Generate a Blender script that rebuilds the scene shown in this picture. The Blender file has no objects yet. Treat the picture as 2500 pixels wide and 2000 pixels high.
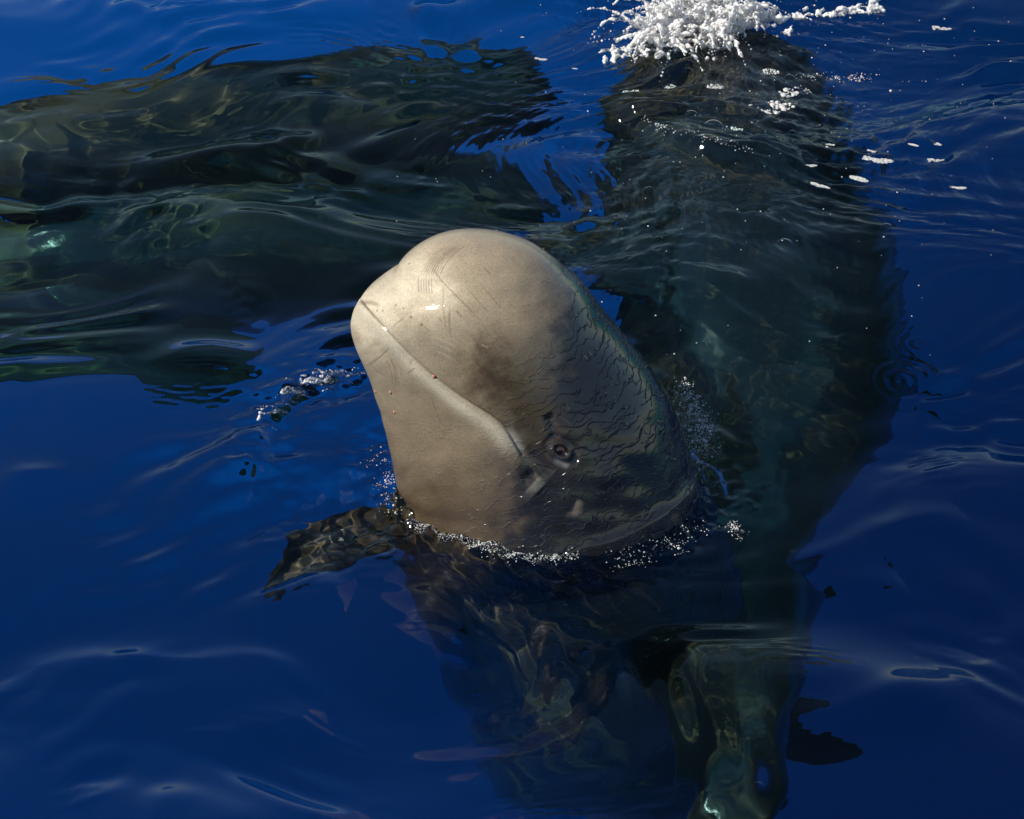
import bpy, bmesh, math, random
import numpy as np
from mathutils import Vector, Matrix
from mathutils.bvhtree import BVHTree

random.seed(7)
RNG = np.random.default_rng(11)
scene = bpy.context.scene
COL = scene.collection
R = math.radians

# ------------------------------------------------------------------ camera
PITCH = R(35.0)
DIST = 7.0
HALF = 0.2                      # tan of half the horizontal field of view
CAM = np.array([0.0, -DIST * math.cos(PITCH), DIST * math.sin(PITCH)])
FWD = np.array([0.0, math.cos(PITCH), -math.sin(PITCH)])
UP = np.array([0.0, math.sin(PITCH), math.cos(PITCH)])
RIGHT = np.array([1.0, 0.0, 0.0])
cam_data = bpy.data.cameras.new('camera')
cam_data.sensor_width = 36.0
cam_data.lens = 18.0 / HALF
cam_data.clip_start = 0.05
cam_data.clip_end = 4000.0
cam = bpy.data.objects.new('camera', cam_data)
cam.location = CAM
cam.rotation_euler = (math.pi / 2 - PITCH, 0.0, 0.0)
COL.objects.link(cam)
scene.camera = cam

# ------------------------------------------------------------------ sky and sun
SUN = np.array([-0.66, -0.18, 0.73]); SUN /= np.linalg.norm(SUN)
elev = math.asin(SUN[2])
world = bpy.data.worlds.new('World')
scene.world = world
world.use_nodes = True
wn = world.node_tree.nodes
sky = wn.new('ShaderNodeTexSky')
sky.sky_type = 'NISHITA'
sky.sun_disc = False
sky.dust_density = 0.3
sky.ozone_density = 2.0
sky.sun_elevation = elev
sky.sun_rotation = math.atan2(SUN[0], SUN[1])
bgn = wn['Background']
bgn.inputs['Strength'].default_value = 0.08
world.node_tree.links.new(sky.outputs['Color'], bgn.inputs['Color'])
sun_data = bpy.data.lights.new('sun', 'SUN')
sun_data.energy = 5.0
sun_data.angle = R(0.53)
sun_data.color = (1.0, 0.92, 0.78)
sun_data.cycles.is_caustics_light = True
sun = bpy.data.objects.new('sun', sun_data)
sun.rotation_euler = Vector(SUN).to_track_quat('Z', 'Y').to_euler()
sun.location = Vector(SUN) * 20
COL.objects.link(sun)

vs = scene.view_settings
vs.view_transform = 'Standard'
vs.look = 'None'
vs.gamma = 1.0
vs.exposure = 0.3
vs.use_curve_mapping = False
cy = scene.cycles
cy.use_denoising = True
cy.caustics_refractive = True
cy.caustics_reflective = True
cy.max_bounces = 10
cy.diffuse_bounces = 2
cy.glossy_bounces = 4
cy.transmission_bounces = 8
cy.transparent_max_bounces = 8
cy.blur_glossy = 0.6
cy.sample_clamp_indirect = 4.0
cy.use_adaptive_sampling = True
cy.adaptive_threshold = 0.02

# ------------------------------------------------------------------ helpers
def ray(px, py):
    """direction through a pixel of the 2500 x 2000 photograph"""
    d = FWD + RIGHT * ((px - 1250) / 1250 * HALF) - UP * ((py - 1000) / 1250 * HALF)
    return d / np.linalg.norm(d)

def on_z(px, py, z=0.0):
    d = ray(px, py)
    return CAM + d * ((z - CAM[2]) / d[2])

def sub(px, py, depth):
    """a point 'depth' below calm water, seen through its surface at that pixel"""
    d = ray(px, py)
    p = on_z(px, py, 0.0)
    ci = -d[2]
    n = 1 / 1.333
    t = n * d + np.array([0, 0, 1.0]) * (n * ci - math.sqrt(1 - n * n * (1 - ci * ci)))
    return p + t * (depth / -t[2])

def to_px(P):
    v = np.asarray(P) - CAM
    dz = v @ FWD
    return 1250 + (v @ RIGHT) / dz / HALF * 1250, 1000 - (v @ UP) / dz / HALF * 1250

def smooth1(a, n, axis=0):
    if n < 1:
        return a
    k = np.exp(-0.5 * (np.arange(-3 * n, 3 * n + 1) / n) ** 2); k /= k.sum()
    pad = [(0, 0)] * a.ndim; pad[axis] = (3 * n, 3 * n)
    b = np.pad(a, pad, mode='edge')
    return np.apply_along_axis(lambda v: np.convolve(v, k, 'valid'), axis, b)

def mesh_from(name, V, F, smooth=True):
    me = bpy.data.meshes.new(name)
    V = np.asarray(V, np.float32); F = np.asarray(F, np.int32)
    n = F.shape[1]
    me.vertices.add(len(V)); me.vertices.foreach_set('co', V.ravel())
    me.loops.add(F.size); me.loops.foreach_set('vertex_index', F.ravel())
    me.polygons.add(len(F))
    me.polygons.foreach_set('loop_start', np.arange(0, F.size, n, dtype=np.int32))
    if smooth:
        me.polygons.foreach_set('use_smooth', np.ones(len(F), bool))
    me.update(calc_edges=True)
    return me

def link(name, me, material=None, parent=None, loc=None):
    o = bpy.data.objects.new(name, me)
    COL.objects.link(o)
    if material is not None and len(me.materials) == 0:
        me.materials.append(material)
    if parent is not None:
        o.parent = parent
    if loc is not None:
        o.location = loc
    return o

def tag(o, label, cat=None, group=None, kind=None):
    o['label'] = label
    if cat: o['category'] = cat
    if group: o['group'] = group
    if kind: o['kind'] = kind
    return o

def grid_faces(nr, nc, wrap=False):
    i = np.arange(nr - 1)[:, None]
    j = np.arange(nc if wrap else nc - 1)[None, :]
    a = i * nc + j; b = i * nc + (j + 1) % nc
    return np.stack([a, a + nc, b + nc, b], -1).reshape(-1, 4)

def sines(x, y, n, lmin, lmax, ang, spread, seed, power=1.0):
    """sum of directional sine waves; wavelengths lmin..lmax, unit rms"""
    r = np.random.default_rng(seed)
    out = np.zeros_like(x); tot = 0
    for k in range(n):
        L = math.exp(r.uniform(math.log(lmin), math.log(lmax)))
        a = ang + r.normal(0, spread)
        A = (L / lmax) ** power
        kx, ky = 2 * math.pi / L * math.cos(a), 2 * math.pi / L * math.sin(a)
        out += A * np.sin(kx * x + ky * y + r.uniform(0, 6.283))
        tot += A * A / 2
    return out / math.sqrt(tot)

def sstep(a, b, x):
    t = np.clip((x - a) / (b - a), 0, 1)
    return t * t * (3 - 2 * t)

def poly_dist(P, Q):
    """distance of points P (n,k) from polyline Q (m,k); parameter 0..1, signed side in 2D"""
    best = np.full(len(P), 1e9); par = np.zeros(len(P)); side = np.zeros(len(P))
    m = len(Q) - 1
    for i in range(m):
        a, b = Q[i], Q[i + 1]
        ab = b - a; L2 = (ab @ ab) + 1e-12
        t = np.clip(((P - a) @ ab) / L2, 0, 1)
        w = P - (a + t[:, None] * ab)
        d = np.sqrt((w * w).sum(1))
        k = d < best
        best[k] = d[k]; par[k] = (i + t[k]) / m
        side[k] = np.sign(ab[0] * w[k, 1] - ab[1] * w[k, 0])
    return best, par, side

# ------------------------------------------------------------------ materials
def new_mat(name):
    m = bpy.data.materials.new(name)
    m.use_nodes = True
    nt = m.node_tree
    for n in list(nt.nodes):
        nt.nodes.remove(n)
    out = nt.nodes.new('ShaderNodeOutputMaterial')
    return m, nt, out

def N(nt, kind, **kw):
    n = nt.nodes.new('ShaderNode' + kind)
    for k, v in kw.items():
        if k[0] == '_':
            setattr(n, k[1:], v)
        else:
            n.inputs[k].default_value = v
    return n

def water_material():
    m, nt, out = new_mat('sea_water')
    L = nt.links.new
    fr = N(nt, 'Fresnel', IOR=1.333)
    gl = N(nt, 'BsdfGlossy', Roughness=0.035)
    rf = N(nt, 'BsdfRefraction', Roughness=0.0, IOR=1.333)
    mix = N(nt, 'MixShader')
    L(fr.outputs[0], mix.inputs[0]); L(rf.outputs[0], mix.inputs[1]); L(gl.outputs[0], mix.inputs[2])
    L(mix.outputs[0], out.inputs['Surface'])
    return m

def skin_material(name, attr, base, rough=0.36, coat=1.0, film=0.0):
    m, nt, out = new_mat(name)
    L = nt.links.new
    tc = N(nt, 'TexCoord')
    p = N(nt, 'BsdfPrincipled', Roughness=rough)
    p.inputs['IOR'].default_value = 1.38
    p.inputs['Coat Weight'].default_value = coat
    p.inputs['Coat Roughness'].default_value = 0.06
    p.inputs['Specular IOR Level'].default_value = 0.06
    p.inputs['Coat IOR'].default_value = 1.6
    if attr:
        ga = N(nt, 'Attribute', _attribute_name='wet')
        L(ga.outputs['Fac'], p.inputs['Coat Weight'])
    n1 = N(nt, 'TexNoise', Scale=9.0, Detail=8.0, Roughness=0.65)
    n2 = N(nt, 'TexNoise', Scale=220.0, Detail=3.0, Roughness=0.6)
    L(tc.outputs['Object'], n1.inputs['Vector']); L(tc.outputs['Object'], n2.inputs['Vector'])
    mr = N(nt, 'MapRange'); mr.inputs['From Min'].default_value = 0.3; mr.inputs['From Max'].default_value = 0.7
    mr.inputs['To Min'].default_value = 0.9; mr.inputs['To Max'].default_value = 1.1
    L(n1.outputs['Fac'], mr.inputs['Value'])
    mr2 = N(nt, 'MapRange'); mr2.inputs['From Min'].default_value = 0.3; mr2.inputs['From Max'].default_value = 0.7
    mr2.inputs['To Min'].default_value = 0.80; mr2.inputs['To Max'].default_value = 1.2
    L(n2.outputs['Fac'], mr2.inputs['Value'])
    mul = N(nt, 'Math', _operation='MULTIPLY'); L(mr.outputs[0], mul.inputs[0]); L(mr2.outputs[0], mul.inputs[1])
    sc = N(nt, 'VectorMath', _operation='SCALE')
    if attr:
        at = N(nt, 'Attribute', _attribute_name='skin')
        L(at.outputs['Color'], sc.inputs[0])
    else:
        sc.inputs[0].default_value = base
    L(mul.outputs[0], sc.inputs['Scale'])
    L(sc.outputs[0], p.inputs['Base Color'])
    bp = N(nt, 'Bump', Strength=0.12, Distance=0.002)
    L(n2.outputs['Fac'], bp.inputs['Height'])
    last = bp
    if film > 0:
        # thin wandering ridges of the water film draining down the skin
        sx = N(nt, 'SeparateXYZ'); L(tc.outputs['Object'], sx.inputs[0])
        def line_set(freq, tilt, nscale, namp, width, seedz):
            mp = N(nt, 'Mapping'); mp.inputs['Location'].default_value = (seedz, 0, seedz)
            L(tc.outputs['Object'], mp.inputs['Vector'])
            wv = N(nt, 'TexNoise', Scale=nscale, Detail=2.0, Roughness=0.5, Distortion=0.2)
            L(mp.outputs[0], wv.inputs['Vector'])
            k = N(nt, 'Math', _operation='MULTIPLY_ADD'); k.inputs[1].default_value = namp
            L(wv.outputs['Fac'], k.inputs[0])
            z = N(nt, 'Math', _operation='MULTIPLY'); z.inputs[1].default_value = freq; L(sx.outputs['Z'], z.inputs[0])
            z2 = N(nt, 'Math', _operation='MULTIPLY_ADD'); z2.inputs[1].default_value = tilt; L(sx.outputs['X'], z2.inputs[0]); L(z.outputs[0], z2.inputs[2])
            L(z2.outputs[0], k.inputs[2])
            f = N(nt, 'Math', _operation='PINGPONG'); f.inputs[1].default_value = 0.5
            L(k.outputs[0], f.inputs[0])
            r = N(nt, 'MapRange', _interpolation_type='SMOOTHSTEP')
            r.inputs['From Min'].default_value = 0.0; r.inputs['From Max'].default_value = width * 0.75
            r.inputs['To Min'].default_value = 1.0; r.inputs['To Max'].default_value = 0.0
            L(f.outputs[0], r.inputs['Value'])
            bk = N(nt, 'TexNoise', Scale=13.0, Detail=2.0)
            L(mp.outputs[0], bk.inputs['Vector'])
            br = N(nt, 'MapRange'); br.inputs['From Min'].default_value = 0.44; br.inputs['From Max'].default_value = 0.56
            L(bk.outputs['Fac'], br.inputs['Value'])
            o = N(nt, 'Math', _operation='MULTIPLY'); L(r.outputs[0], o.inputs[0]); L(br.outputs[0], o.inputs[1])
            return o
        l1 = line_set(26.0, -6.0, 14.0, 3.2, 0.10, 0.0)
        l2 = line_set(40.0, -10.0, 17.0, 3.6, 0.14, 3.7)
        r = N(nt, 'Math', _operation='MAXIMUM'); L(l1.outputs[0], r.inputs[0]); L(l2.outputs[0], r.inputs[1])
        at2 = N(nt, 'Attribute', _attribute_name='film')
        b2 = N(nt, 'Bump', Distance=0.004, Strength=1.0)
        ml = N(nt, 'Math', _operation='MULTIPLY')
        L(at2.outputs['Fac'], ml.inputs[0]); ml.inputs[1].default_value = film
        L(ml.outputs[0], b2.inputs['Strength'])
        L(r.outputs[0], b2.inputs['Height'])
        L(bp.outputs[0], b2.inputs['Normal'])
        last = b2
    L(last.outputs[0], p.inputs['Coat Normal'])
    if film > 0:
        b3 = N(nt, 'Bump', Distance=0.004)
        ml2 = N(nt, 'Math', _operation='MULTIPLY'); L(at2.outputs['Fac'], ml2.inputs[0]); ml2.inputs[1].default_value = film * 0.45
        L(ml2.outputs[0], b3.inputs['Strength']); L(r.outputs[0], b3.inputs['Height']); L(bp.outputs[0], b3.inputs['Normal'])
        L(b3.outputs[0], p.inputs['Normal'])
    else:
        L(last.outputs[0], p.inputs['Normal'])
    L(p.outputs[0], out.inputs['Surface'])
    return m

def simple_mat(name, color, rough=0.5, **kw):
    m, nt, out = new_mat(name)
    p = N(nt, 'BsdfPrincipled', Roughness=rough)
    p.inputs['Base Color'].default_value = (*color, 1)
    for k, v in kw.items():
        p.inputs[k.replace('_', ' ')].default_value = v
    n = N(nt, 'TexNoise', Scale=60.0, Detail=4.0)
    mr = N(nt, 'MapRange'); mr.inputs['To Min'].default_value = rough * 0.8; mr.inputs['To Max'].default_value = min(1, rough * 1.2)
    nt.links.new(n.outputs['Fac'], mr.inputs['Value']); nt.links.new(mr.outputs[0], p.inputs['Roughness'])
    nt.links.new(p.outputs[0], out.inputs['Surface'])
    return m

M_WATER = water_material()
M_SKIN = skin_material('whale_skin_head', True, None, film=0.6)
M_SKIN2 = skin_material('whale_skin_wet', False, (0.062, 0.045, 0.027))

# ------------------------------------------------------------------ the spyhopping whale: layout
PXM = HALF * DIST / 1250                      # metres per photograph pixel at the focus distance
LEAN = math.tan(R(10))
BASE = on_z(1330, 1166)
def on_body(px, py):
    """pixel on the whale's own mid plane (leaning slightly away)"""
    d = ray(px, py)
    # y - yB = LEAN * z
    t = (BASE[1] + LEAN * CAM[2] - CAM[1]) / (d[1] - LEAN * d[2])
    return CAM + d * t
HC = np.array([1215.0, 830.0])                # centre of the head fan, pixels
C3 = on_body(*HC)
# ------------------------------------------------------------------ water surface
PTH = lambda pts: np.array([on_z(*p)[:2] for p in pts])
RIDGE_FRONT = PTH([(1495, 215), (1535, 275), (1600, 330), (1690, 390), (1760, 420), (1870, 435), (1960, 430)])
RIDGE_LEFT = PTH([(625, 1150), (640, 1070), (690, 1000), (740, 965), (800, 942), (880, 925)])
SHEEN_A = PTH([(1480, 800), (1700, 740), (1900, 680), (2100, 610), (2260, 560)])
STREAKS = [PTH(q) for q in ([(0, 1615), (200, 1603), (400, 1600), (620, 1612), (840, 1640)], [(430, 1805), (600, 1772), (800, 1745)], [(240, 1280), (400, 1238), (520, 1190), (620, 1140)],
           [(1950, 1385), (2150, 1292), (2340, 1238)], [(1870, 1785), (2100, 1742), (2330, 1680), (2490, 1595)], [(430, 1145), (560, 1118), (650, 1090)], [(-40, 525), (200, 502), (460, 482)],
           [(715, 522), (870, 455), (1015, 398)], [(-40, 232), (170, 212)], [(560, 60), (760, 50), (900, 20)], [(0, 1180), (180, 1165)], [(330, 900), (520, 870), (640, 880)], [(560, 1480), (760, 1440), (860, 1450)], [(2050, 1440), (2200, 1400)])]
BACK2 = PTH([(1650, 110), (1760, 260), (1840, 420)])

def water_h(x, y):
    s = x.shape
    x = x.ravel(); y = y.ravel()
    P = np.stack([x, y], 1)
    ang = R(90 + 17)
    wx = 0.10 * sines(x, y, 8, 0.7, 2.2, 0.6, 1.2, 1)
    wy = 0.07 * sines(x, y, 8, 0.6, 2.0, 2.0, 1.2, 2)
    X, Y = x + wx, y + wy
    far = np.hypot(x, y)
    nearf = 1 - sstep(3.0, 14.0, far)
    env = 0.55 + 0.45 * sines(x, y, 6, 0.8, 2.2, 1.2, 1.5, 3)
    h = 0.019 * sines(X, Y, 10, 0.9, 2.4, ang, 0.35, 4)
    h += 0.0108 * env * sines(X, Y, 18, 0.30, 0.75, ang, 0.40, 5)
    env2 = np.clip(0.5 + 0.55 * sines(X, Y, 8, 0.35, 1.2, 1.4, 0.9, 6), 0, 2)
    bst = 1 + 0.8 * sstep(0.2, 1.0, y) * nearf
    h += nearf * 0.0026 * env2 * bst * sines(X, Y, 22, 0.10, 0.24, ang, 0.5, 7)
    env3 = np.clip(-0.35 + 0.8 * sines(X, Y, 10, 0.25, 0.9, 1.4, 0.8, 8), 0, 2)
    h += nearf * 0.00036 * env3 * bst * sines(X + 0.3 * wx, Y, 20, 0.028, 0.06, ang + 0.15, 0.35, 9)
    h += (1 - nearf) * 0.02 * sines(x, y, 10, 4.0, 14.0, ang, 0.4, 10)
    # collar round the whale: meniscus, rings and disturbed water
    ex = (x - BASE[0]) / 0.42; ey = (y - BASE[1]) / 0.32
    rr = np.hypot(ex, ey) + 1e-6
    d = (rr - 1) * 0.38
    dd = np.clip(d, 0, None)
    h += 0.012 * np.exp(-dd / 0.030)
    k = np.exp(-dd / 0.16) * sstep(-0.1, 0.03, d)
    h += 0.0042 * k * np.sin(2 * math.pi * (d + 0.012 * sines(x, y, 5, 0.12, 0.4, 0, 3, 12)) / 0.105)
    k2 = np.exp(-dd / 0.055)
    h += 0.0056 * k2 * sines(x, y, 26, 0.028, 0.085, 0, 3, 13)
    # stirred water over the flipper
    cf = on_z(850, 1290); qf = np.hypot((x - cf[0]) / 0.26, (y - cf[1]) / 0.16)
    h += np.exp(-qf ** 2) * 0.0016 * sines(x, y, 24, 0.03, 0.09, ang + 0.5, 0.7, 17)
    # second whale: swollen water over its back, broken ripples
    d2, _, _ = poly_dist(P, BACK2)
    b = np.exp(-(d2 / 0.42) ** 2)
    h += 0.030 * b
    fl = np.exp(-(d2 / 0.75) ** 2)
    h += fl * (0.0034 * sines(X, Y, 22, 0.05, 0.14, ang + 0.3, 0.8, 14) + 0.0008 * sines(X, Y, 22, 0.022, 0.045, ang + 0.3, 0.7, 15))
    d3, t3, s3 = poly_dist(P, RIDGE_FRONT)
    taper = np.sin(np.clip(t3, 0, 1) * math.pi) ** 0.5
    near3 = d3 < 0.6
    sd = s3 * d3
    h += near3 * taper * 0.052 * np.exp(-np.where(sd > 0, (sd / 0.16) ** 2, (sd / 0.045) ** 2))
    d4, t4, s4 = poly_dist(P, RIDGE_LEFT)
    taper = np.sin(np.clip(t4 * 0.85 + 0.1, 0, 1) * math.pi) ** 0.6
    h += taper * 0.026 * np.exp(-np.where(s4 > 0, (d4 / 0.09) ** 2, (d4 / 0.030) ** 2))
    k4 = np.exp(-(d4 / 0.12) ** 2)
    h += k4 * 0.0016 * sines(x, y, 16, 0.03, 0.08, 0.8, 1.2, 16)
    d5, t5, s5 = poly_dist(P, SHEEN_A)
    taper = np.sin(np.clip(t5, 0, 1) * math.pi)
    h += taper * 0.020 * np.exp(-(d5 / 0.13) ** 2)
    for k, q in enumerate(STREAKS):
        lo_, hi_ = q.min(0) - 0.4, q.max(0) + 0.4
        m = (x > lo_[0]) & (x < hi_[0]) & (y > lo_[1]) & (y < hi_[1])
        if not m.any(): continue
        dk, tk, sk_ = poly_dist(P[m], q)
        dk = np.abs(dk + 0.008 * sines(x[m], y[m], 6, 0.15, 0.5, 0.3, 1.0, 60 + k))
        tp = np.sin(np.clip(tk, 0, 1) * math.pi) ** 0.8
        up_ = sk_ > 0
        h[m] += tp * 0.0165 * np.exp(-np.where(up_, (dk / 0.060) ** 2, (dk / 0.085) ** 2))
        h[m] += tp * 0.0005 * np.exp(-dk / 0.07) * np.sin(2 * math.pi * dk / 0.024) * sstep(0.0, 0.03, dk) * (~up_)
    # a drip's rings
    for (px, py, A, w, Lr) in ((2200, 925, 0.0016, 0.10, 0.034), (2240, 850, 0.0007, 0.08, 0.026), (905, 1660, 0.0006, 0.05, 0.03)):
        c = on_z(px, py)
        q = np.hypot(x - c[0], y - c[1])
        h += A * np.exp(-(q / w) ** 2) * np.cos(2 * math.pi * q / Lr)
    return h.reshape(s)

def axis_coords(lo, hi, step, far):
    c = list(np.arange(lo, hi + 1e-6, step))
    g = step; a = lo; left = []
    while a > -far:
        g = min(g * 1.22, 60); a -= g; left.append(a)
    g = step; a = hi; right = []
    while a < far:
        g = min(g * 1.22, 60); a += g; right.append(a)
    return np.array(left[::-1] + c + right)

gx = axis_coords(-1.95, 1.95, 0.0046, 900)
gy = axis_coords(-1.75, 2.75, 0.0052, 900)
GX, GY = np.meshgrid(gx, gy)
GZ = water_h(GX, GY)
V = np.stack([GX, GY, GZ], -1).reshape(-1, 3)
F = grid_faces(len(gy), len(gx))[:, ::-1]
me = mesh_from('water', V, F)
water = link('water', me, M_WATER)
tag(water, 'deep blue rippled sea surface round the whales', kind='structure')
water.cycles.is_caustics_caster = True

FLOOR_Z = -4.4
mfl, nt, out = new_mat('deep_blue_water')
df = N(nt, 'BsdfPrincipled', Roughness=1.0)
df.inputs['Specular IOR Level'].default_value = 0.0
df.subsurface_method = 'BURLEY'
df.inputs['Subsurface Weight'].default_value = 1.0
df.inputs['Subsurface Radius'].default_value = (1.0, 1.0, 1.0)
df.inputs['Subsurface Scale'].default_value = 9.0
nz = N(nt, 'TexNoise', Scale=0.25, Detail=3.0)
mr = N(nt, 'MapRange'); mr.inputs['To Min'].default_value = 0.9; mr.inputs['To Max'].default_value = 1.1
nt.links.new(nz.outputs['Fac'], mr.inputs['Value'])
scn = N(nt, 'VectorMath', _operation='SCALE'); scn.inputs[0].default_value = (0.0, 0.135, 0.98)
nt.links.new(mr.outputs[0], scn.inputs['Scale']); nt.links.new(scn.outputs[0], df.inputs['Base Color'])
nt.links.new(df.outputs[0], out.inputs['Surface'])
S = 950
deep = link('water_depths', mesh_from('water_depths', [(-S, -S, FLOOR_Z), (S, -S, FLOOR_Z), (S, S, FLOOR_Z), (-S, S, FLOOR_Z)], [(0, 1, 2, 3)]), mfl)
deep.cycles.is_caustics_receiver = True
tag(deep, 'dark blue depths far below the sea surface', kind='structure')

# the body of the water below that surface: it absorbs red first, so deeper things turn green
mwb, nt, out = new_mat('water_absorption')
va = N(nt, 'VolumeAbsorption', Color=(0.12, 0.91, 0.865, 1), Density=1.1)
nt.links.new(va.outputs[0], out.inputs['Volume'])
def block_max(Z, n):
    ry = list(range(0, Z.shape[0], n)); rx = list(range(0, Z.shape[1], n))
    B = np.maximum.reduceat(np.maximum.reduceat(Z, ry, axis=0), rx, axis=1)
    Q = np.pad(B, 1, mode='edge'); out_ = B.copy()
    for a_ in range(3):
        for b_ in range(3):
            out_ = np.maximum(out_, Q[a_:a_ + B.shape[0], b_:b_ + B.shape[1]])
    return ry, rx, out_
ry, rx, ZM = block_max(GZ, 6)
ry[-1] = len(gy) - 1; rx[-1] = len(gx) - 1
TX, TY = np.meshgrid(gx[rx], gy[ry])
n0, n1 = TX.shape
top = np.stack([TX, TY, ZM + 0.003], -1).reshape(-1, 3)
bot = top.copy(); bot[:, 2] = FLOOR_Z - 1
per = [j for j in range(n1)] + [i * n1 + n1 - 1 for i in range(1, n0)] + [(n0 - 1) * n1 + j for j in range(n1 - 2, -1, -1)] + [i * n1 for i in range(n0 - 2, 0, -1)]
nv = len(top)
Fw = list(map(tuple, grid_faces(n0, n1)[:, ::-1]))
k_ = len(per)
low = [(top[p][0], top[p][1], FLOOR_Z - 1) for p in per]
Fw += [(per[i], nv + i, nv + (i + 1) % k_, per[(i + 1) % k_]) for i in range(k_)]
Fw += [tuple(nv + i for i in range(k_ - 1, -1, -1))]
mew = bpy.data.meshes.new('water_body'); mew.from_pydata([tuple(p) for p in top] + low, [], Fw); mew.update()
wb = link('water_body', mew, mwb)
tag(wb, 'clear blue green sea water below the surface', kind='structure')

def height_at(x, y):
    return float(water_h(np.array([x]), np.array([y]))[0])

# ------------------------------------------------------------------ the spyhopping whale: mesh
SIL_V = [(1163, 558), (1108, 560), (1053, 575), (1009, 605), (976, 635), (949, 662), (920, 683), (900, 701), (886, 718), (874, 736), (863, 759), (855, 792),
         (858, 825), (872, 863), (891, 902), (905, 932), (915, 965)]
SIL_D = [(1128, 560), (1163, 558), (1218, 563), (1274, 580), (1329, 610), (1384, 654), (1433, 704), (1483, 764), (1520, 810)]
ax2 = np.array([-0.31, -0.95]); ax2 /= np.linalg.norm(ax2)     # image axis direction (x right, y down)
vn2 = np.array([-0.95, 0.31]); vn2 /= np.linalg.norm(vn2)      # image ventral direction
def polar(pts, n2):
    a, r = [], []
    for p in pts:
        w = np.array(p, float) - HC
        a.append(math.degrees(math.atan2(w @ n2, w @ ax2))); r.append(np.linalg.norm(w))
    o = np.argsort(a)
    return np.array(a)[o], np.array(r)[o]
aV, rV = polar(SIL_V, vn2); aD, rD = polar(SIL_D, -vn2)
NA = 300
alpha = np.linspace(0, 90, NA)
RV = np.interp(alpha, aV, rV) * (1 - 0.035 * np.exp(-((alpha - 52) / 12) ** 2)); RD = np.interp(alpha, aD, rD)
R0 = 0.5 * (RV[0] + RD[0])
RL = R0 + (250 - R0) * sstep(0, 75, alpha)
# stations down the body: distance from the fan centre (px), ventral, dorsal, lateral half sizes (px)
ST = np.array([(0, RV[-1], RD[-1], 250), (100, 345, 322, 258), (186, 362, 349, 266), (280, 368, 362, 272), (370, 372, 372, 277), (600, 385, 400, 300), (1000, 400, 415, 320),
               (1600, 370, 380, 300), (2400, 260, 265, 190), (3200, 140, 150, 80), (3800, 62, 66, 34), (4050, 30, 30, 22), (4120, 4, 4, 4)])
s_vis = np.linspace(0, 420, 230)[1:]
s_low = 420 + (np.linspace(0, 1, 150)[1:] ** 1.25) * (4120 - 420)
ss = np.concatenate([s_vis, s_low])
def st(k):
    return np.interp(ss, ST[:, 0], ST[:, k])
sm_n = 10
RVa = smooth1(np.concatenate([RV, st(1)]), 5); RDa = smooth1(np.concatenate([RD, st(2)]), 9); RLa = smooth1(np.concatenate([RL, st(3)]), 9)
RVa[0] = RDa[0] = RLa[0] = R0
k0 = sstep(0, 12, alpha)
for A in (RVa, RDa, RLa):
    A[:NA] = R0 * (1 - k0) + A[:NA] * k0
# spine
B3 = BASE
spine_pts = [C3, on_body(1276, 1010), B3, B3 + np.array([0.07, -0.06, -0.4]), B3 + np.array([0.16, -0.10, -1.0]), B3 + np.array([0.26, -0.06, -1.7]),
             B3 + np.array([0.36, 0.16, -2.35]), B3 + np.array([0.46, 0.72, -2.85]), B3 + np.array([0.52, 1.45, -3.05]), B3 + np.array([0.54, 2.1, -3.1])]
sp = np.array(spine_pts)
cum = np.concatenate([[0], np.cumsum(np.linalg.norm(np.diff(sp, axis=0), axis=1))])
dense = np.linspace(0, cum[-1], 600)
spd = np.stack([np.interp(dense, cum, sp[:, i]) for i in range(3)], 1)
spd = smooth1(spd, 25)
sst = ss * PXM * 1.07
sp_at = np.stack([np.interp(sst, dense, spd[:, i]) for i in range(3)], 1)
tan = np.gradient(spd, axis=0); tan /= np.linalg.norm(tan, axis=1)[:, None]
t_at = np.stack([np.interp(sst, dense, tan[:, i]) for i in range(3)], 1)
start_shift = C3 - spd[0]
sp_at += start_shift * np.exp(-sst / 0.5)[:, None]
axis0 = -t_at[0] / np.linalg.norm(t_at[0])
lat_ref = np.array([0.0, -math.cos(R(8)), math.sin(R(8))])
def frame(ax):
    ax = ax / np.linalg.norm(ax)
    lat = lat_ref - ax * (lat_ref @ ax); lat /= np.linalg.norm(lat)
    dv = np.cross(lat, ax)                     # points dorsal (+x)
    if dv[0] < 0: dv = -dv
    return ax, dv, lat
PW = 2.0 - 0.55 * np.concatenate([sstep(8, 45, alpha), 1 - sstep(40, 420, ss)])
FR = [frame(axis0)] * NA + [frame(-t_at[j]) for j in range(len(ss))]
def head_rows(phi):
    c, s_ = np.cos(phi), np.sin(phi)
    rows = []
    for i in range(NA + len(ss)):
        Rv, Rd, Rl = RVa[i] * PXM, RDa[i] * PXM, RLa[i] * PXM
        Rx = np.where(c > 0, Rd, Rv)
        pw = np.where(c > 0, 2.0, PW[i])
        r = (np.abs(c / Rx) ** pw + np.abs(s_ / Rl) ** pw) ** (-1 / pw)
        if i < NA and alpha[i] < 75:
            w_ = 1 - float(sstep(40, 75, alpha[i]))
            r2_ = Rl + (Rd - Rv) / 2 * c + ((Rd + Rv) / 2 - Rl) * c * c
            r = r * (1 - w_) + r2_ * w_
        ax, dv, lat = FR[i]
        if i < NA:
            a = R(alpha[i])
            P = C3 + r[:, None] * (math.cos(a) * ax + math.sin(a) * (c[:, None] * dv + s_[:, None] * lat))
        else:
            P = sp_at[i - NA] + r[:, None] * (c[:, None] * dv + s_[:, None] * lat)
        rows.append(P)
    return np.array(rows)
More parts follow.
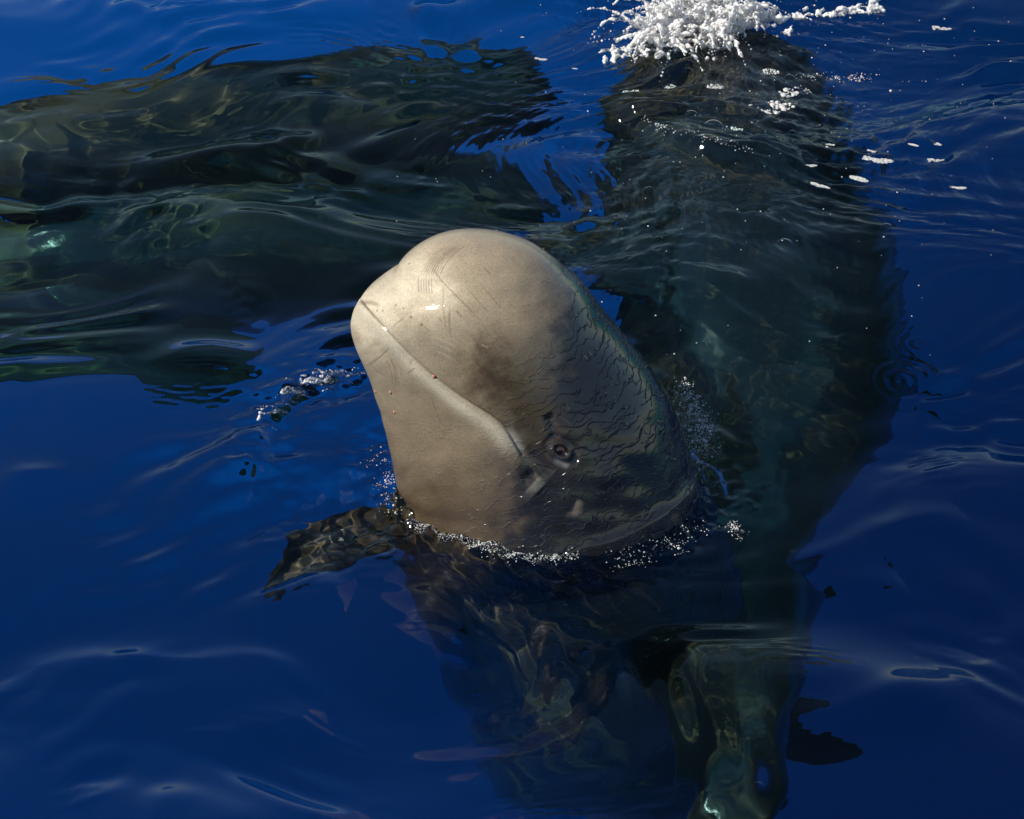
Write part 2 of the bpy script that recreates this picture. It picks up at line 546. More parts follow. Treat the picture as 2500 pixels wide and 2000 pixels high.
# fit the side profile until the outline of the whole head follows the traced one
OUT_V = SIL_V[:-1] + [(910, 952), (927, 1001), (940, 1056), (951, 1111), (957, 1155), (965, 1205)]
OUT_D = SIL_D[1:-1] + [(1532, 825), (1582, 880), (1620, 935), (1654, 996), (1676, 1051), (1690, 1110), (1702, 1180)]
def img_polar(x, y, n2):
    w = np.stack([x - HC[0], y - HC[1]], -1)
    return np.degrees(np.arctan2(w @ n2, w @ ax2)), np.linalg.norm(w, axis=-1)
ph_fit = np.linspace(0, 2 * math.pi, 96, endpoint=False)
nfit = NA + 215
for it in range(7):
    Wf = head_rows(ph_fit)[:nfit]
    X_, Y_ = to_px(Wf.reshape(-1, 3))
    for arr, n2, tgt, col in ((RVa, vn2, OUT_V, 48), (RDa, -vn2, OUT_D, 0)):
        A_, R_ = img_polar(X_, Y_, n2)
        bins = np.linspace(-10, 165, 176)
        ext = np.array([R_[np.abs(A_ - b_) < 1.2].max() if (np.abs(A_ - b_) < 1.2).any() else np.nan for b_ in bins])
        ok_ = ~np.isnan(ext)
        tA, tR = img_polar(np.array([q[0] for q in tgt], float), np.array([q[1] for q in tgt], float), n2)
        o_ = np.argsort(tA)
        sx_, sy_ = to_px(Wf[:, col])
        th, _ = img_polar(sx_, sy_, n2)
        ratio = np.interp(th, tA[o_], tR[o_]) / np.interp(th, bins[ok_], ext[ok_])
        ratio[th > tA.max() + 1] = 1.0
        ratio = smooth1(np.clip(ratio, 0.94, 1.06), 7 if col else 32)
        k_ = 0.4 + 0.6 * sstep(0, 20, alpha)
        ratio[:NA] = 1 + (ratio[:NA] - 1) * k_
        arr[:nfit] *= ratio ** 0.55
        last = ratio[-1] ** 0.8
        arr[nfit:] *= 1 + (last - 1) * np.exp(-np.arange(len(arr) - nfit) / 30)
    RVa[:] = smooth1(RVa, 2); RDa[:] = smooth1(RDa, 4)
    full = np.concatenate([RVa[NA - 1:0:-1], RDa[:NA]])
    fs_ = smooth1(full, 16)
    w_ = 1 - sstep(18, 45, alpha)
    RVa[:NA] = RVa[:NA] * (1 - w_) + fs_[NA - 1::-1][:NA] * w_
    RDa[:NA] = RDa[:NA] * (1 - w_) + fs_[NA - 1:] * w_
    RLa[:NA] = fs_[NA - 1] + (250 - fs_[NA - 1]) * sstep(0, 80, alpha)
NC = 560
tt = np.linspace(0, 2 * math.pi, NC, endpoint=False)
phi = tt + 0.4 * np.cos(tt)
rows = head_rows(phi)
W = np.array(rows)
lo, hi = NA - 60, NA + 60
Ws = smooth1(W, 8, axis=0)
wgt = np.zeros(len(W)); wgt[lo:hi] = np.sin(np.linspace(0, math.pi, hi - lo)) ** 0.5
W = W * (1 - wgt)[:, None, None] + Ws * wgt[:, None, None]
W[0] = W[1].mean(0)
nr = len(W)
wf = grid_faces(nr, NC, wrap=True)
wv = W.reshape(-1, 3)
me = mesh_from('pilot_whale', wv, wf)
bvh = BVHTree.FromPolygons([Vector(v) for v in wv[:(NA + 240) * NC:1]], [tuple(f) for f in grid_faces(NA + 240, NC, wrap=True)])
def cast(px, py):
    d = ray(px, py)
    loc, nrm, idx, dist = bvh.ray_cast(Vector(CAM), Vector(d))
    if loc is None: return None, None
    nrm = np.array(nrm)
    return np.array(loc), (nrm if nrm @ d < 0 else -nrm)

Z1 = lambda pts: [(800 + x / 1.816, 500 + y / 1.816) for x, y in pts]
Z2 = lambda pts: [(820 + x / 4.108, 540 + y / 4.108) for x, y in pts]
def densify(pts, n=6):
    pts = np.array(pts, float); out = []
    t = np.linspace(0, len(pts) - 1, (len(pts) - 1) * n + 1)
    q = np.stack([np.interp(t, np.arange(len(pts)), pts[:, i]) for i in range(2)], 1)
    if len(pts) > 2:
        q2 = smooth1(q, max(1, n // 2)); q2[0] = q[0]; q2[-1] = q[-1]; q = q2
    return q
def cast_line(pts, n=4):
    q = [cast(*p)[0] for p in densify(pts, n)]
    return np.array([p for p in q if p is not None])

nrm = np.zeros(len(wv) * 3, np.float32)
me.vertices.foreach_get('normal', nrm); nrm = nrm.reshape(-1, 3).astype(float)
if (nrm[(NA // 2) * NC + NC // 4] @ (wv[(NA // 2) * NC + NC // 4] - C3)) < 0:
    me.flip_normals(); nrm = -nrm
px, py = to_px(wv)
facing = ((CAM - wv) * nrm).sum(1) > 0
head = (np.arange(len(wv)) < (NA + 240) * NC)
disp = np.zeros(len(wv))
base = np.array([0.275, 0.226, 0.160])
skin = np.tile(base, (len(wv), 1))
film = np.zeros(len(wv))

def near_mask(pts, pad):
    a = np.array(pts)
    return np.where(head & facing & (px > a[:, 0].min() - pad) & (px < a[:, 0].max() + pad) & (py > a[:, 1].min() - pad) & (py < a[:, 1].max() + pad))[0]

def mixc(idx, col, w):
    skin[idx] = skin[idx] * (1 - w[:, None]) + np.array(col) * w[:, None]

# large colour fields of the skin: paler lips and throat patch, dark eye region, dark back with the shade of that side painted in
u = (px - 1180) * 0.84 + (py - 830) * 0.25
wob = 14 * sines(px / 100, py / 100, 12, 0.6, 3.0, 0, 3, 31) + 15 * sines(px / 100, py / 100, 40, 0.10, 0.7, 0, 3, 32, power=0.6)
dark = sstep(-10, 245, u + wob * 0.6)  # dark back, taken further to paint shade on the side away from the sun
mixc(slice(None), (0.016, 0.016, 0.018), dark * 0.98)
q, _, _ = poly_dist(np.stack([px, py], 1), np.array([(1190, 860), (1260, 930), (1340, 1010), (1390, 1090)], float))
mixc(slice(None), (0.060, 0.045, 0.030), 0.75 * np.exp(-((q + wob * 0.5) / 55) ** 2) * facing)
q, _, _ = poly_dist(np.stack([px, py], 1), np.array([(870, 745), (900, 790), (960, 730), (1040, 690)], float))
mixc(slice(None), (0.52, 0.45, 0.35), 0.8 * np.exp(-((q + wob * 0.6) / 70) ** 2))
q = np.hypot((px - 1000) / 60, (py - 1110) / 130)
mixc(slice(None), (0.26, 0.25, 0.22), 0.5 * np.exp(-q ** 2))
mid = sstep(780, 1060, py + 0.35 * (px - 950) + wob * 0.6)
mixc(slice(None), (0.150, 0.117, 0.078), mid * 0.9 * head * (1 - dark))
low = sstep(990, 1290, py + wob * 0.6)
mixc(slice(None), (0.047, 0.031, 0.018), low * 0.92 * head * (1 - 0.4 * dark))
mixc(slice(None), (0.075, 0.058, 0.038), (~head).astype(float))
mixc(slice(None), (0.013, 0.013, 0.014), sstep(0.55, 1.0, dark) * 0.92 * head)  # shaded side again: near-black shade put into the skin colour down to the waterline
# pale smear on the melon's side
q, _, _ = poly_dist(np.stack([px, py], 1), np.array(Z2([(790, 880), (800, 790), (900, 770), (1000, 790), (1200, 800)]), float))
mixc(slice(None), (0.40, 0.37, 0.29), 0.45 * np.exp(-((q + wob * 0.12) / 9) ** 2))
mot = sines(px / 100, py / 100, 40, 0.12, 1.6, 0, 3, 51, power=0.55)
skin *= np.clip(1 + 0.035 * mot, 0.55, 1.5)[:, None]
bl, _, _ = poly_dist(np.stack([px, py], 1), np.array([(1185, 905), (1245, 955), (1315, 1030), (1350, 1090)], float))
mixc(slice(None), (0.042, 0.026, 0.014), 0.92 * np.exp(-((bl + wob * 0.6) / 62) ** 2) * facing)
film = sstep(30, 200, u + wob) * 1.0 + 0.5 * sstep(880, 1080, py) + 0.15 * sstep(700, 850, py)
film = np.clip(film, 0, 1) * sstep(560, 640, py)

def groove(pts, width, depth, col=None, cw=1.0, ridge=0.0, taper=True, n=5):
    line = cast_line(pts, n)
    if len(line) < 2: return None
    idx = near_mask(pts, 40)
    d, t, _ = poly_dist(wv[idx], line)
    tp = np.clip(np.minimum(t, 1 - t) * 6, 0, 1) ** 0.6 if taper else np.ones(len(t))
    g = np.exp(-(d / width) ** 2) * tp
    disp[idx] -= depth * g
    if ridge:
        disp[idx] += ridge * np.exp(-((d - width * 2.2) / width) ** 2) * tp
    if col is not None:
        mixc(idx, col, np.clip(cw * g, 0, 1))
    return line, idx, d, t

MOUTH = Z1([(118, 415), (145, 425), (190, 480), (250, 545), (310, 610), (380, 680), (450, 745), (530, 810), (610, 865), (680, 910), (760, 960), (800, 1005), (830, 1060), (862, 1112)])
dm_px, tm, sm = poly_dist(np.stack([px, py], 1), densify(MOUTH, 4))
near_l = cast_line(MOUTH[1:], 5)
row_tip = int(np.argmin(np.hypot(px.reshape(nr, NC)[:NA, NC // 2] - 872, py.reshape(nr, NC)[:NA, NC // 2] - 738)))
colv = int(np.argmin(np.abs(phi - math.pi)))
row_tip = int(np.argmin(np.hypot(px.reshape(nr, NC)[:NA, colv] - 872, py.reshape(nr, NC)[:NA, colv] - 738)))
tip3 = W[row_tip, colv]
_, _, latv = frame(axis0)
far_l = near_l - 2 * ((near_l - tip3) @ latv)[:, None] * latv
full_l = np.vstack([near_l[::-1], tip3[None], far_l])
idx = np.where(head & (px < 1420))[0]
d, t, _ = poly_dist(wv[idx], full_l)
t = np.abs(t - 0.5) * 2
g = np.exp(-(d / 0.0030) ** 2); disp[idx] -= 0.0055 * g; mixc(idx, (0.045, 0.032, 0.02), 0.95 * g)
below = sm[idx] > 0
lip = np.exp(-((d - 0.022) / 0.022) ** 2) * below * sstep(1.0, 0.85, t)
disp[idx] += 0.0018 * lip
mixc(idx, (0.40, 0.36, 0.28), lip * 0.75)
up = np.exp(-((d - 0.02) / 0.02) ** 2) * (~below) * sstep(1.0, 0.9, t)
disp[idx] += 0.002 * up
# corner of the mouth and creases
groove(Z1([(790, 960), (830, 1040), (870, 1110), (905, 1180), (930, 1230)]), 0.010, 0.006, (0.12, 0.105, 0.085), 0.5)
groove(Z1([(880, 1080), (950, 1150), (1000, 1190)]), 0.012, 0.004)
# beak notch
groove([(875, 740), (905, 738), (930, 748)], 0.005, 0.003, (0.1, 0.07, 0.05), 0.5)

# scratches and tooth rakes
SCR = []
SCR += [Z2([(960, 440), (1010, 540), (1100, 640), (1240, 780), (1340, 880), (1440, 1000)])]
SCR += [Z2([(1310, 670), (1390, 750), (1470, 860), (1560, 930)]), Z2([(1440, 620), (1530, 710), (1610, 820), (1680, 890)])]
SCR += [Z2([(1730, 800), (1770, 850), (1815, 885)]), Z2([(1895, 905), (1945, 920)]), Z2([(1480, 460), (1560, 540)]), Z2([(1205, 890), (1265, 970)]), Z2([(1320, 1030), (1355, 1060)])]
SCR += [Z2([(1085, 640), (1075, 800), (1085, 960), (1110, 1110)]), Z2([(1145, 850), (1135, 1000), (1150, 1160)]), Z2([(1030, 960), (1065, 1020)])]
for k in range(9):
    o = k * 24
    SCR.append(Z2([(850 + o, 560), (875 + o, 480), (940 + o, 380), (1020 + o, 300), (1120 + o * 1.05, 235)]))
for k in range(6):
    SCR.append(Z2([(830 + 26 * k, 560), (826 + 26 * k, 650), (835 + 26 * k, 740)]))
SCR += [Z2([(310, 1450), (420, 1380), (540, 1280)]), Z2([(330, 1455), (450, 1360), (550, 1255)]), Z2([(520, 1330), (590, 1430), (625, 1560), (628, 1700)]), Z2([(500, 1380), (560, 1500), (575, 1660)]), Z2([(540, 1360), (600, 1500), (605, 1680)])]
SCR += [Z2([(570, 1065), (690, 960)]), Z2([(720, 1530), (800, 1470)]), Z2([(850, 1030), (950, 1110)]), Z2([(390, 1500), (500, 1550)]), Z2([(740, 1450), (770, 1380)])]
SCR += [Z1([(460, 850), (480, 920), (505, 975)]), Z1([(1000, 930), (1050, 950), (1090, 990)])]
for q_ in SCR:
    wdt = random.uniform(0.0016, 0.0026)
    groove(q_, wdt * 0.85, random.uniform(0.0002, 0.0006), (0.085, 0.062, 0.042), random.uniform(0.35, 0.65))
for (x0, y0) in ((600, 843), (675, 875), (755, 963), (858, 1042), (735, 425), (418, 900), (475, 900)):
    p_, _ = cast(*Z2([(x0, y0)])[0])
    if p_ is not None:
        d = np.linalg.norm(wv - p_, axis=1)
        g = np.exp(-(d / random.uniform(0.002, 0.0034)) ** 2); disp -= 0.001 * g; mixc(slice(None), (0.05, 0.035, 0.03), g * 0.85)
# pale scuffs
for q_ in (Z2([(900, 1160), (1040, 1180), (1150, 1230), (1210, 1280)]), Z2([(940, 1200), (1060, 1260), (1180, 1310)]), Z2([(1000, 1300), (1100, 1340), (1160, 1380)]), Z2([(1460, 1240), (1530, 1270)]), Z2([(525, 612), (580, 606)]), Z2([(880, 325), (955, 352)])):
    groove(q_, 0.0022, -0.0004, (0.36, 0.31, 0.24), 0.4)
groove(Z1([(790, 990), (820, 1050), (865, 1110)]), 0.012, -0.001, (0.33, 0.31, 0.27), 0.6)
groove(Z1([(905, 1240), (940, 1270)]), 0.03, -0.002, (0.2, 0.19, 0.16), 0.45)

# eye socket: a shallow hollow with a raised lid rim
EYE_PX = (1370, 1100)
pe, ne = cast(*EYE_PX)
de = wv - pe
eu = UP - ne * (UP @ ne); eu /= np.linalg.norm(eu)
er = np.cross(eu, ne)
ex_, ey_ = de @ er, de @ eu
tl = R(-32)
qx = (ex_ * math.cos(tl) + ey_ * math.sin(tl)) / 0.0185; qy = (-ex_ * math.sin(tl) + ey_ * math.cos(tl)) / 0.0125
rq = np.hypot(qx, qy)
d = np.linalg.norm(de, axis=1)
nearE = (d < 0.15)
disp += nearE * (0.0036 * np.exp(-((rq - 1.35) / 0.38) ** 2) - 0.0065 * sstep(1.1, 0.75, rq) - 0.003 * np.exp(-((rq - 2.3) / 0.5) ** 2))
mixc(slice(None), (0.030, 0.024, 0.020), 0.8 * np.exp(-(d / 0.06) ** 2))
mixc(slice(None), (0.012, 0.010, 0.010), nearE * sstep(1.25, 0.95, rq))
mixc(slice(None), (0.06, 0.05, 0.042), nearE * 0.5 * np.exp(-((rq - 1.45) / 0.22) ** 2) * sstep(-0.3, 0.8, qx))
groove([(1338, 1010), (1348, 1045), (1356, 1075)], 0.012, 0.007, (0.02, 0.017, 0.016), 0.85)
groove([(1352, 1122), (1378, 1132), (1388, 1142)], 0.008, 0.0, (0.20, 0.19, 0.18), 0.7)
# ear pit and cheek dimples
groove([(1412, 1215), (1402, 1235), (1400, 1262)], 0.014, 0.006, (0.20, 0.16, 0.12), 0.5)
groove(Z1([(860, 1230), (900, 1215), (940, 1190)]), 0.02, 0.008)
# slow unevenness of the flesh
disp += head * 0.0010 * sines(px / 100, py / 100, 20, 0.35, 1.4, 0, 3, 41) * sstep(860, 1100, py)
wv2 = wv + nrm * disp[:, None]

# flippers, dorsal fin and tail flukes, grown from the same mesh
def fin(root, direction, chord_dir, length, chord, thick, sweep, nl=28, nc=20, curl=None):
    """a tapering swept blade; root point inside the body"""
    direction = np.array(direction, float); direction /= np.linalg.norm(direction)
    chord_dir = np.array(chord_dir, float); chord_dir -= direction * (chord_dir @ direction); chord_dir /= np.linalg.norm(chord_dir)
    th = np.cross(direction, chord_dir)
    P = []
    for i in range(nl):
        f = i / (nl - 1)
        w = chord * (1.05 - 0.55 * f) * math.sqrt(max(1 - f ** 4, 0.0)) * (1 + 0.25 * math.exp(-(f / 0.12) ** 2)) + 0.002
        t_ = thick * (1 - f) ** 0.7 * (1 + 0.4 * math.exp(-(f / 0.12) ** 2)) + 0.003
        cen = np.array(root) + direction * (length * f) + chord_dir * (-sweep * f * f)
        if curl is not None:
            cen = cen + np.array(curl) * f * f
        for j in range(nc):
            a = 2 * math.pi * j / nc
            cx = math.cos(a); sy = math.sin(a) * (0.55 + 0.45 * cx)
            P.append(cen + chord_dir * (cx * w / 2) + th * (sy * t_ / 2))
    P = np.array(P)
    Fq = grid_faces(nl, nc, wrap=True)
    k = len(P)
    caps = [P[:nc].mean(0), P[-nc:].mean(0)]
    P = np.vstack([P, caps])
    tri = []
    for j in range(nc):
        tri.append((k, k, (j + 1) % nc, j)); tri.append((k + 1, k + 1, (nl - 1) * nc + j, (nl - 1) * nc + (j + 1) % nc))
    return P, Fq, tri

def blade_mesh(bm, P, Fq):
    vs_ = [bm.verts.new(p) for p in P]
    for f in Fq:
        bm.faces.new([vs_[i] for i in f])
    n = len(P) - 2

def limb(pts, chords, thicks, chord_dir, nc=24, n=40):
    pts = np.array(pts, float)
    t0 = np.linspace(0, 1, len(pts)); t = np.linspace(0, 1, n)
    C = smooth1(np.stack([np.interp(t, t0, pts[:, i]) for i in range(3)], 1), 3)
    w = smooth1(np.interp(t, t0, chords), 2) * np.sqrt(np.clip(1 - t ** 8, 0.002, 1)); th_ = smooth1(np.interp(t, t0, thicks), 2) * np.sqrt(np.clip(1 - t ** 8, 0.002, 1))
    tg = np.gradient(C, axis=0); tg /= np.linalg.norm(tg, axis=1)[:, None]
    P = []
    for i in range(n):
        cd = np.array(chord_dir, float); cd -= tg[i] * (cd @ tg[i]); cd /= np.linalg.norm(cd)
        nn = np.cross(tg[i], cd)
        for j in range(nc):
            a = 2 * math.pi * j / nc
            P.append(C[i] + cd * (math.cos(a) * w[i] / 2) + nn * (math.sin(a) * th_[i] / 2))
    P = np.array(P); Fq = grid_faces(n, nc, wrap=True); k = len(P)
    P = np.vstack([P, P[:nc].mean(0), P[-nc:].mean(0)])
    tri = []
    for j in range(nc):
        tri.append((k, k, (j + 1) % nc, j)); tri.append((k + 1, k + 1, (n - 1) * nc + j, (n - 1) * nc + (j + 1) % nc))
    return P, Fq, tri
FINS = []
FINS.append(limb([sub(1080, 1285, 0.20), sub(960, 1285, 0.13), sub(860, 1300, 0.13), sub(770, 1342, 0.17), sub(700, 1398, 0.22), sub(662, 1475, 0.27)],
                 [0.24, 0.20, 0.20, 0.21, 0.17, 0.07], [0.12, 0.09, 0.075, 0.06, 0.045, 0.02], (0.15, 0.9, 0.4)))
rootN = B3 + np.array([-0.12, -0.22, -0.42])
tipN = sub(1390, 1790, 0.95)
dN = tipN - rootN
FINS.append(fin(rootN, dN, (0.9, 0.3, 0.2), np.linalg.norm(dN), 0.27, 0.07, -0.05))
rootD = B3 + np.array([0.55, -0.06, -1.35])
FINS.append(fin(rootD, (0.8, 0, 0.1), (0, 0, 1), 0.34, 0.5, 0.08, 0.18))
endp = sp_at[-1]
for sgn in (-1, 1):
    FINS.append(fin(endp + np.array([0, -0.12, 0.02]), (sgn, 0.15, 0.0), (0, -1, 0.05), 0.6, 0.32, 0.05, 0.16))
allV = [wv2]; allF = [wf]; off = len(wv2)
for P, Fq, tri in FINS:
    allV.append(P); allF.append(Fq + off); off += len(P)
VV = np.vstack(allV); FF = np.vstack(allF)
me = mesh_from('pilot_whale', VV, FF)
ncol = len(VV)
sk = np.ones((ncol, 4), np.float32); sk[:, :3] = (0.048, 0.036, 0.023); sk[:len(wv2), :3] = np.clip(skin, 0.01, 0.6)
fm = np.zeros(ncol, np.float32); fm[:len(wv2)] = film
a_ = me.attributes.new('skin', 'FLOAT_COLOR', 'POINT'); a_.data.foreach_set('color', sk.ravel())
wt = np.full(ncol, 0.2, np.float32); wt[:len(wv2)] = np.clip(0.22 + 0.78 * dark + 0.40 * sstep(900, 700, py), 0, 1)
a_ = me.attributes.new('wet', 'FLOAT', 'POINT'); a_.data.foreach_set('value', wt)
a_ = me.attributes.new('film', 'FLOAT', 'POINT'); a_.data.foreach_set('value', fm)
bm = bmesh.new(); bm.from_mesh(me); bmesh.ops.recalc_face_normals(bm, faces=bm.faces[:]); bm.to_mesh(me); bm.free()
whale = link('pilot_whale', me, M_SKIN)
tag(whale, 'tan grey pilot whale raising its round head upright out of the sea', 'whale')
whale.cycles.is_caustics_receiver = True

# eye
M_EYE = simple_mat('eye_white', (0.5, 0.47, 0.43), 0.12, Coat_Weight=1.0)
M_IRIS = simple_mat('eye_iris', (0.30, 0.075, 0.035), 0.15, Coat_Weight=1.0)
M_PUP = simple_mat('eye_pupil', (0.006, 0.005, 0.005), 0.1, Coat_Weight=1.0)
def cap_mesh(name, r, ang, n=24, m=10):
    P = []
    for i in range(m):
        a = ang * i / (m - 1)
        for j in range(n):
            b = 2 * math.pi * j / n
            P.append((r * math.sin(a) * math.cos(b), r * math.sin(a) * math.sin(b), r * math.cos(a)))
    return mesh_from(name, P, grid_faces(m, n, wrap=True))
look = Vector(ne + np.array([-0.10, -0.05, 0.12])).normalized()
eye = link('eye', cap_mesh('eye', 0.0185, math.pi * 0.75), M_EYE, whale)
eye.matrix_world = Matrix.Translation(Vector(pe - ne * 0.0202)) @ look.to_track_quat('Z', 'Y').to_matrix().to_4x4()
iris = link('iris', cap_mesh('iris', 0.0188, 0.85), M_IRIS, eye)
pup = link('pupil', cap_mesh('pupil', 0.0191, 0.36), M_PUP, eye)
for o_ in (iris, pup):
    o_.rotation_euler = (0, 0, 0)
pup.matrix_basis = Matrix.Rotation(R(20), 4, 'X')
iris.matrix_basis = Matrix.Rotation(R(6), 4, 'X')

M_SPOT = simple_mat('red_spot', (0.42, 0.16, 0.10), 0.35)
for k, (x, y) in enumerate(Z1([(470, 762), (278, 832), (212, 828), (295, 920)])):
    p_, n_ = cast(x, y)
    if p_ is None: continue
    bm = bmesh.new(); bmesh.ops.create_icosphere(bm, subdivisions=2, radius=1.0)
    for v in bm.verts: v.co.x *= 1 + 0.2 * math.sin(5 * v.co.y + k)
    ms_ = bpy.data.meshes.new('skin_spot'); bm.to_mesh(ms_); bm.free()
    for f in ms_.polygons: f.use_smooth = True
    o = link('skin_spot', ms_, M_SPOT, whale)
    o.matrix_world = Matrix.Translation(Vector(p_)) @ Vector(n_).to_track_quat('Z', 'Y').to_matrix().to_4x4() @ Matrix.Diagonal((0.0042, 0.0055, 0.003, 1))

# ------------------------------------------------------------------ the other whales
def body_loft(pts, rads, n=90, nc=48, nose=1):
    """pts: spine (head first), rads: (half width, half height) per point"""
    pts = np.array(pts, float); rads = np.array(rads, float)
    cum = np.concatenate([[0], np.cumsum(np.linalg.norm(np.diff(pts, axis=0), axis=1))])
    t = np.linspace(0, cum[-1], n)
    C = smooth1(np.stack([np.interp(t, cum, pts[:, i]) for i in range(3)], 1), 4)
    Rr = smooth1(np.stack([np.interp(t, cum, rads[:, i]) for i in range(2)], 1), 3)
    hr = rads[0].max() * 1.0
    capf = np.sqrt(np.clip(1 - (1 - np.clip(t / hr, 0, 1)) ** 2, 0.0004, 1))
    Rr *= capf[:, None]
    tg = np.gradient(C, axis=0); tg /= np.linalg.norm(tg, axis=1)[:, None]
    return C, Rr, tg

def make_whale(name, label, pts, rads, roll, fins=(), n=110, nc=64, voxel=0.014):
    C, Rr, tg = body_loft(pts, rads, n, nc)
    rows = []
    a = np.linspace(0, 2 * math.pi, nc, endpoint=False)
    for i in range(n):
        up = np.array([math.sin(roll), 0, math.cos(roll)]) if abs(tg[i][0]) < 0.7 else np.array([0, math.sin(roll), math.cos(roll)])
        side = np.cross(tg[i], up); side /= np.linalg.norm(side)
        up = np.cross(side, tg[i])
        rows.append(C[i] + np.cos(a)[:, None] * side * Rr[i, 0] + np.sin(a)[:, None] * up * Rr[i, 1])
    W = np.array(rows).reshape(-1, 3)
    Vs = [W, W[:nc].mean(0)[None], W[-nc:].mean(0)[None]]
    Fs = [tuple(f) for f in grid_faces(n, nc, wrap=True)]
    k = n * nc
    for j in range(nc):
        Fs.append((k, (j + 1) % nc, j)); Fs.append((k + 1, (n - 1) * nc + j, (n - 1) * nc + (j + 1) % nc))
    off = k + 2
    for P, Fq, tri in fins:
        Vs.append(P); Fs += [tuple(int(v) + off for v in f) for f in Fq]
        Fs += [tuple(dict.fromkeys(v + off for v in f)) for f in tri]
        off += len(P)
    me = bpy.data.meshes.new(name)
    me.from_pydata([tuple(v) for v in np.vstack(Vs)], [], Fs)
    bm = bmesh.new(); bm.from_mesh(me); bmesh.ops.recalc_face_normals(bm, faces=bm.faces[:]); bm.to_mesh(me); bm.free()
    o = link(name, me, M_SKIN2)
    md = o.modifiers.new('fuse', 'REMESH'); md.mode = 'VOXEL'; md.voxel_size = voxel; md.use_smooth_shade = True
    ms = o.modifiers.new('soften', 'SMOOTH'); ms.factor = 0.5; ms.iterations = 6
    tag(o, label, 'whale')
    o.cycles.is_caustics_receiver = True
    return o

# whale passing behind, head away under the splash, tail deep towards the boat
p2 = [sub(1730, 50, 0.38), sub(1750, 140, 0.42), sub(1775, 300, 0.50), sub(1820, 560, 0.60), sub(1860, 860, 0.72), sub(1850, 1120, 0.92), sub(1830, 1360, 1.05), sub(1815, 1620, 0.78), sub(1800, 1850, 0.66), sub(1770, 2190, 0.74)]
r2 = [(0.30, 0.28), (0.37, 0.34), (0.43, 0.39), (0.47, 0.42), (0.45, 0.41), (0.34, 0.34), (0.20, 0.23), (0.18, 0.19), (0.15, 0.15), (0.05, 0.05)]
f2 = [limb([p2[3] + np.array([0.0, 0.0, 0.0]), sub(1560, 640, 0.36), sub(1440, 600, 0.34), sub(1330, 560, 0.36), sub(1245, 560, 0.40)], [0.5, 0.42, 0.36, 0.26, 0.08], [0.2, 0.12, 0.08, 0.06, 0.02], (0.1, 1, 0)),
      fin(p2[3] + np.array([0.2, 0, -0.15]), (0.6, -0.45, -0.6), (0, 1, 0), 0.7, 0.30, 0.07, 0.2),
      fin(p2[9], (-0.9, -0.3, 0.0), (0, 1, -.1), 0.42, 0.36, 0.06, 0.15), fin(p2[9], (0.9, -0.2, -0.1), (0, 1, -.1), 0.5, 0.36, 0.06, 0.15)]
make_whale('pilot_whale', 'dark brown whale under the surface with white water breaking over its head', p2, r2, R(25), f2)
# long green bodies passing on the far side
p3 = [sub(1380, 190, 0.72), sub(1240, 205, 0.72), sub(950, 240, 0.70), sub(550, 280, 0.66), sub(150, 330, 0.62), sub(-300, 400, 0.66), sub(-800, 460, .8)]
r3 = [(0.2, 0.22), (0.25, 0.26), (0.31, 0.29), (0.34, 0.30), (0.31, 0.27), (0.16, 0.16), (0.05, 0.06)]
make_whale('pilot_whale', 'grey green whale lying just under the surface beyond the raised head', p3, r3, R(-10), [fin(p3[2] + np.array([0, -0.15, -.1]), (-0.3, -0.9, -0.3), (1, 0, 0), 0.6, 0.26, 0.06, 0.2)])
p4 = [sub(1420, 540, 1.35), sub(1280, 550, 1.30), sub(1000, 570, 1.2), sub(600, 590, 1.1), sub(200, 620, 1.05), sub(-200, 690, 1.1), sub(-700, 760, 1.2)]
r4 = [(0.28, 0.3), (0.36, 0.38), (0.46, 0.44), (0.47, 0.45), (0.40, 0.40), (0.22, 0.22), (0.06, 0.06)]
make_whale('pilot_whale', 'dark green whale deeper down between the raised head and the grey green whale', p4, r4, R(0),
           [limb([sub(-60, 800, 1.2), sub(120, 840, 1.25), sub(320, 875, 1.3), sub(500, 885, 1.3), sub(660, 870, 1.3)], [0.4, 0.36, 0.34, 0.28, 0.08], [0.14, 0.10, 0.08, 0.06, 0.02], (0, 1, 0.2)),
            limb([p4[4], sub(250, 720, 0.95), sub(300, 760, 0.95)], [0.5, 0.4, 0.1], [0.12, 0.08, 0.03], (1, 0, 0))])

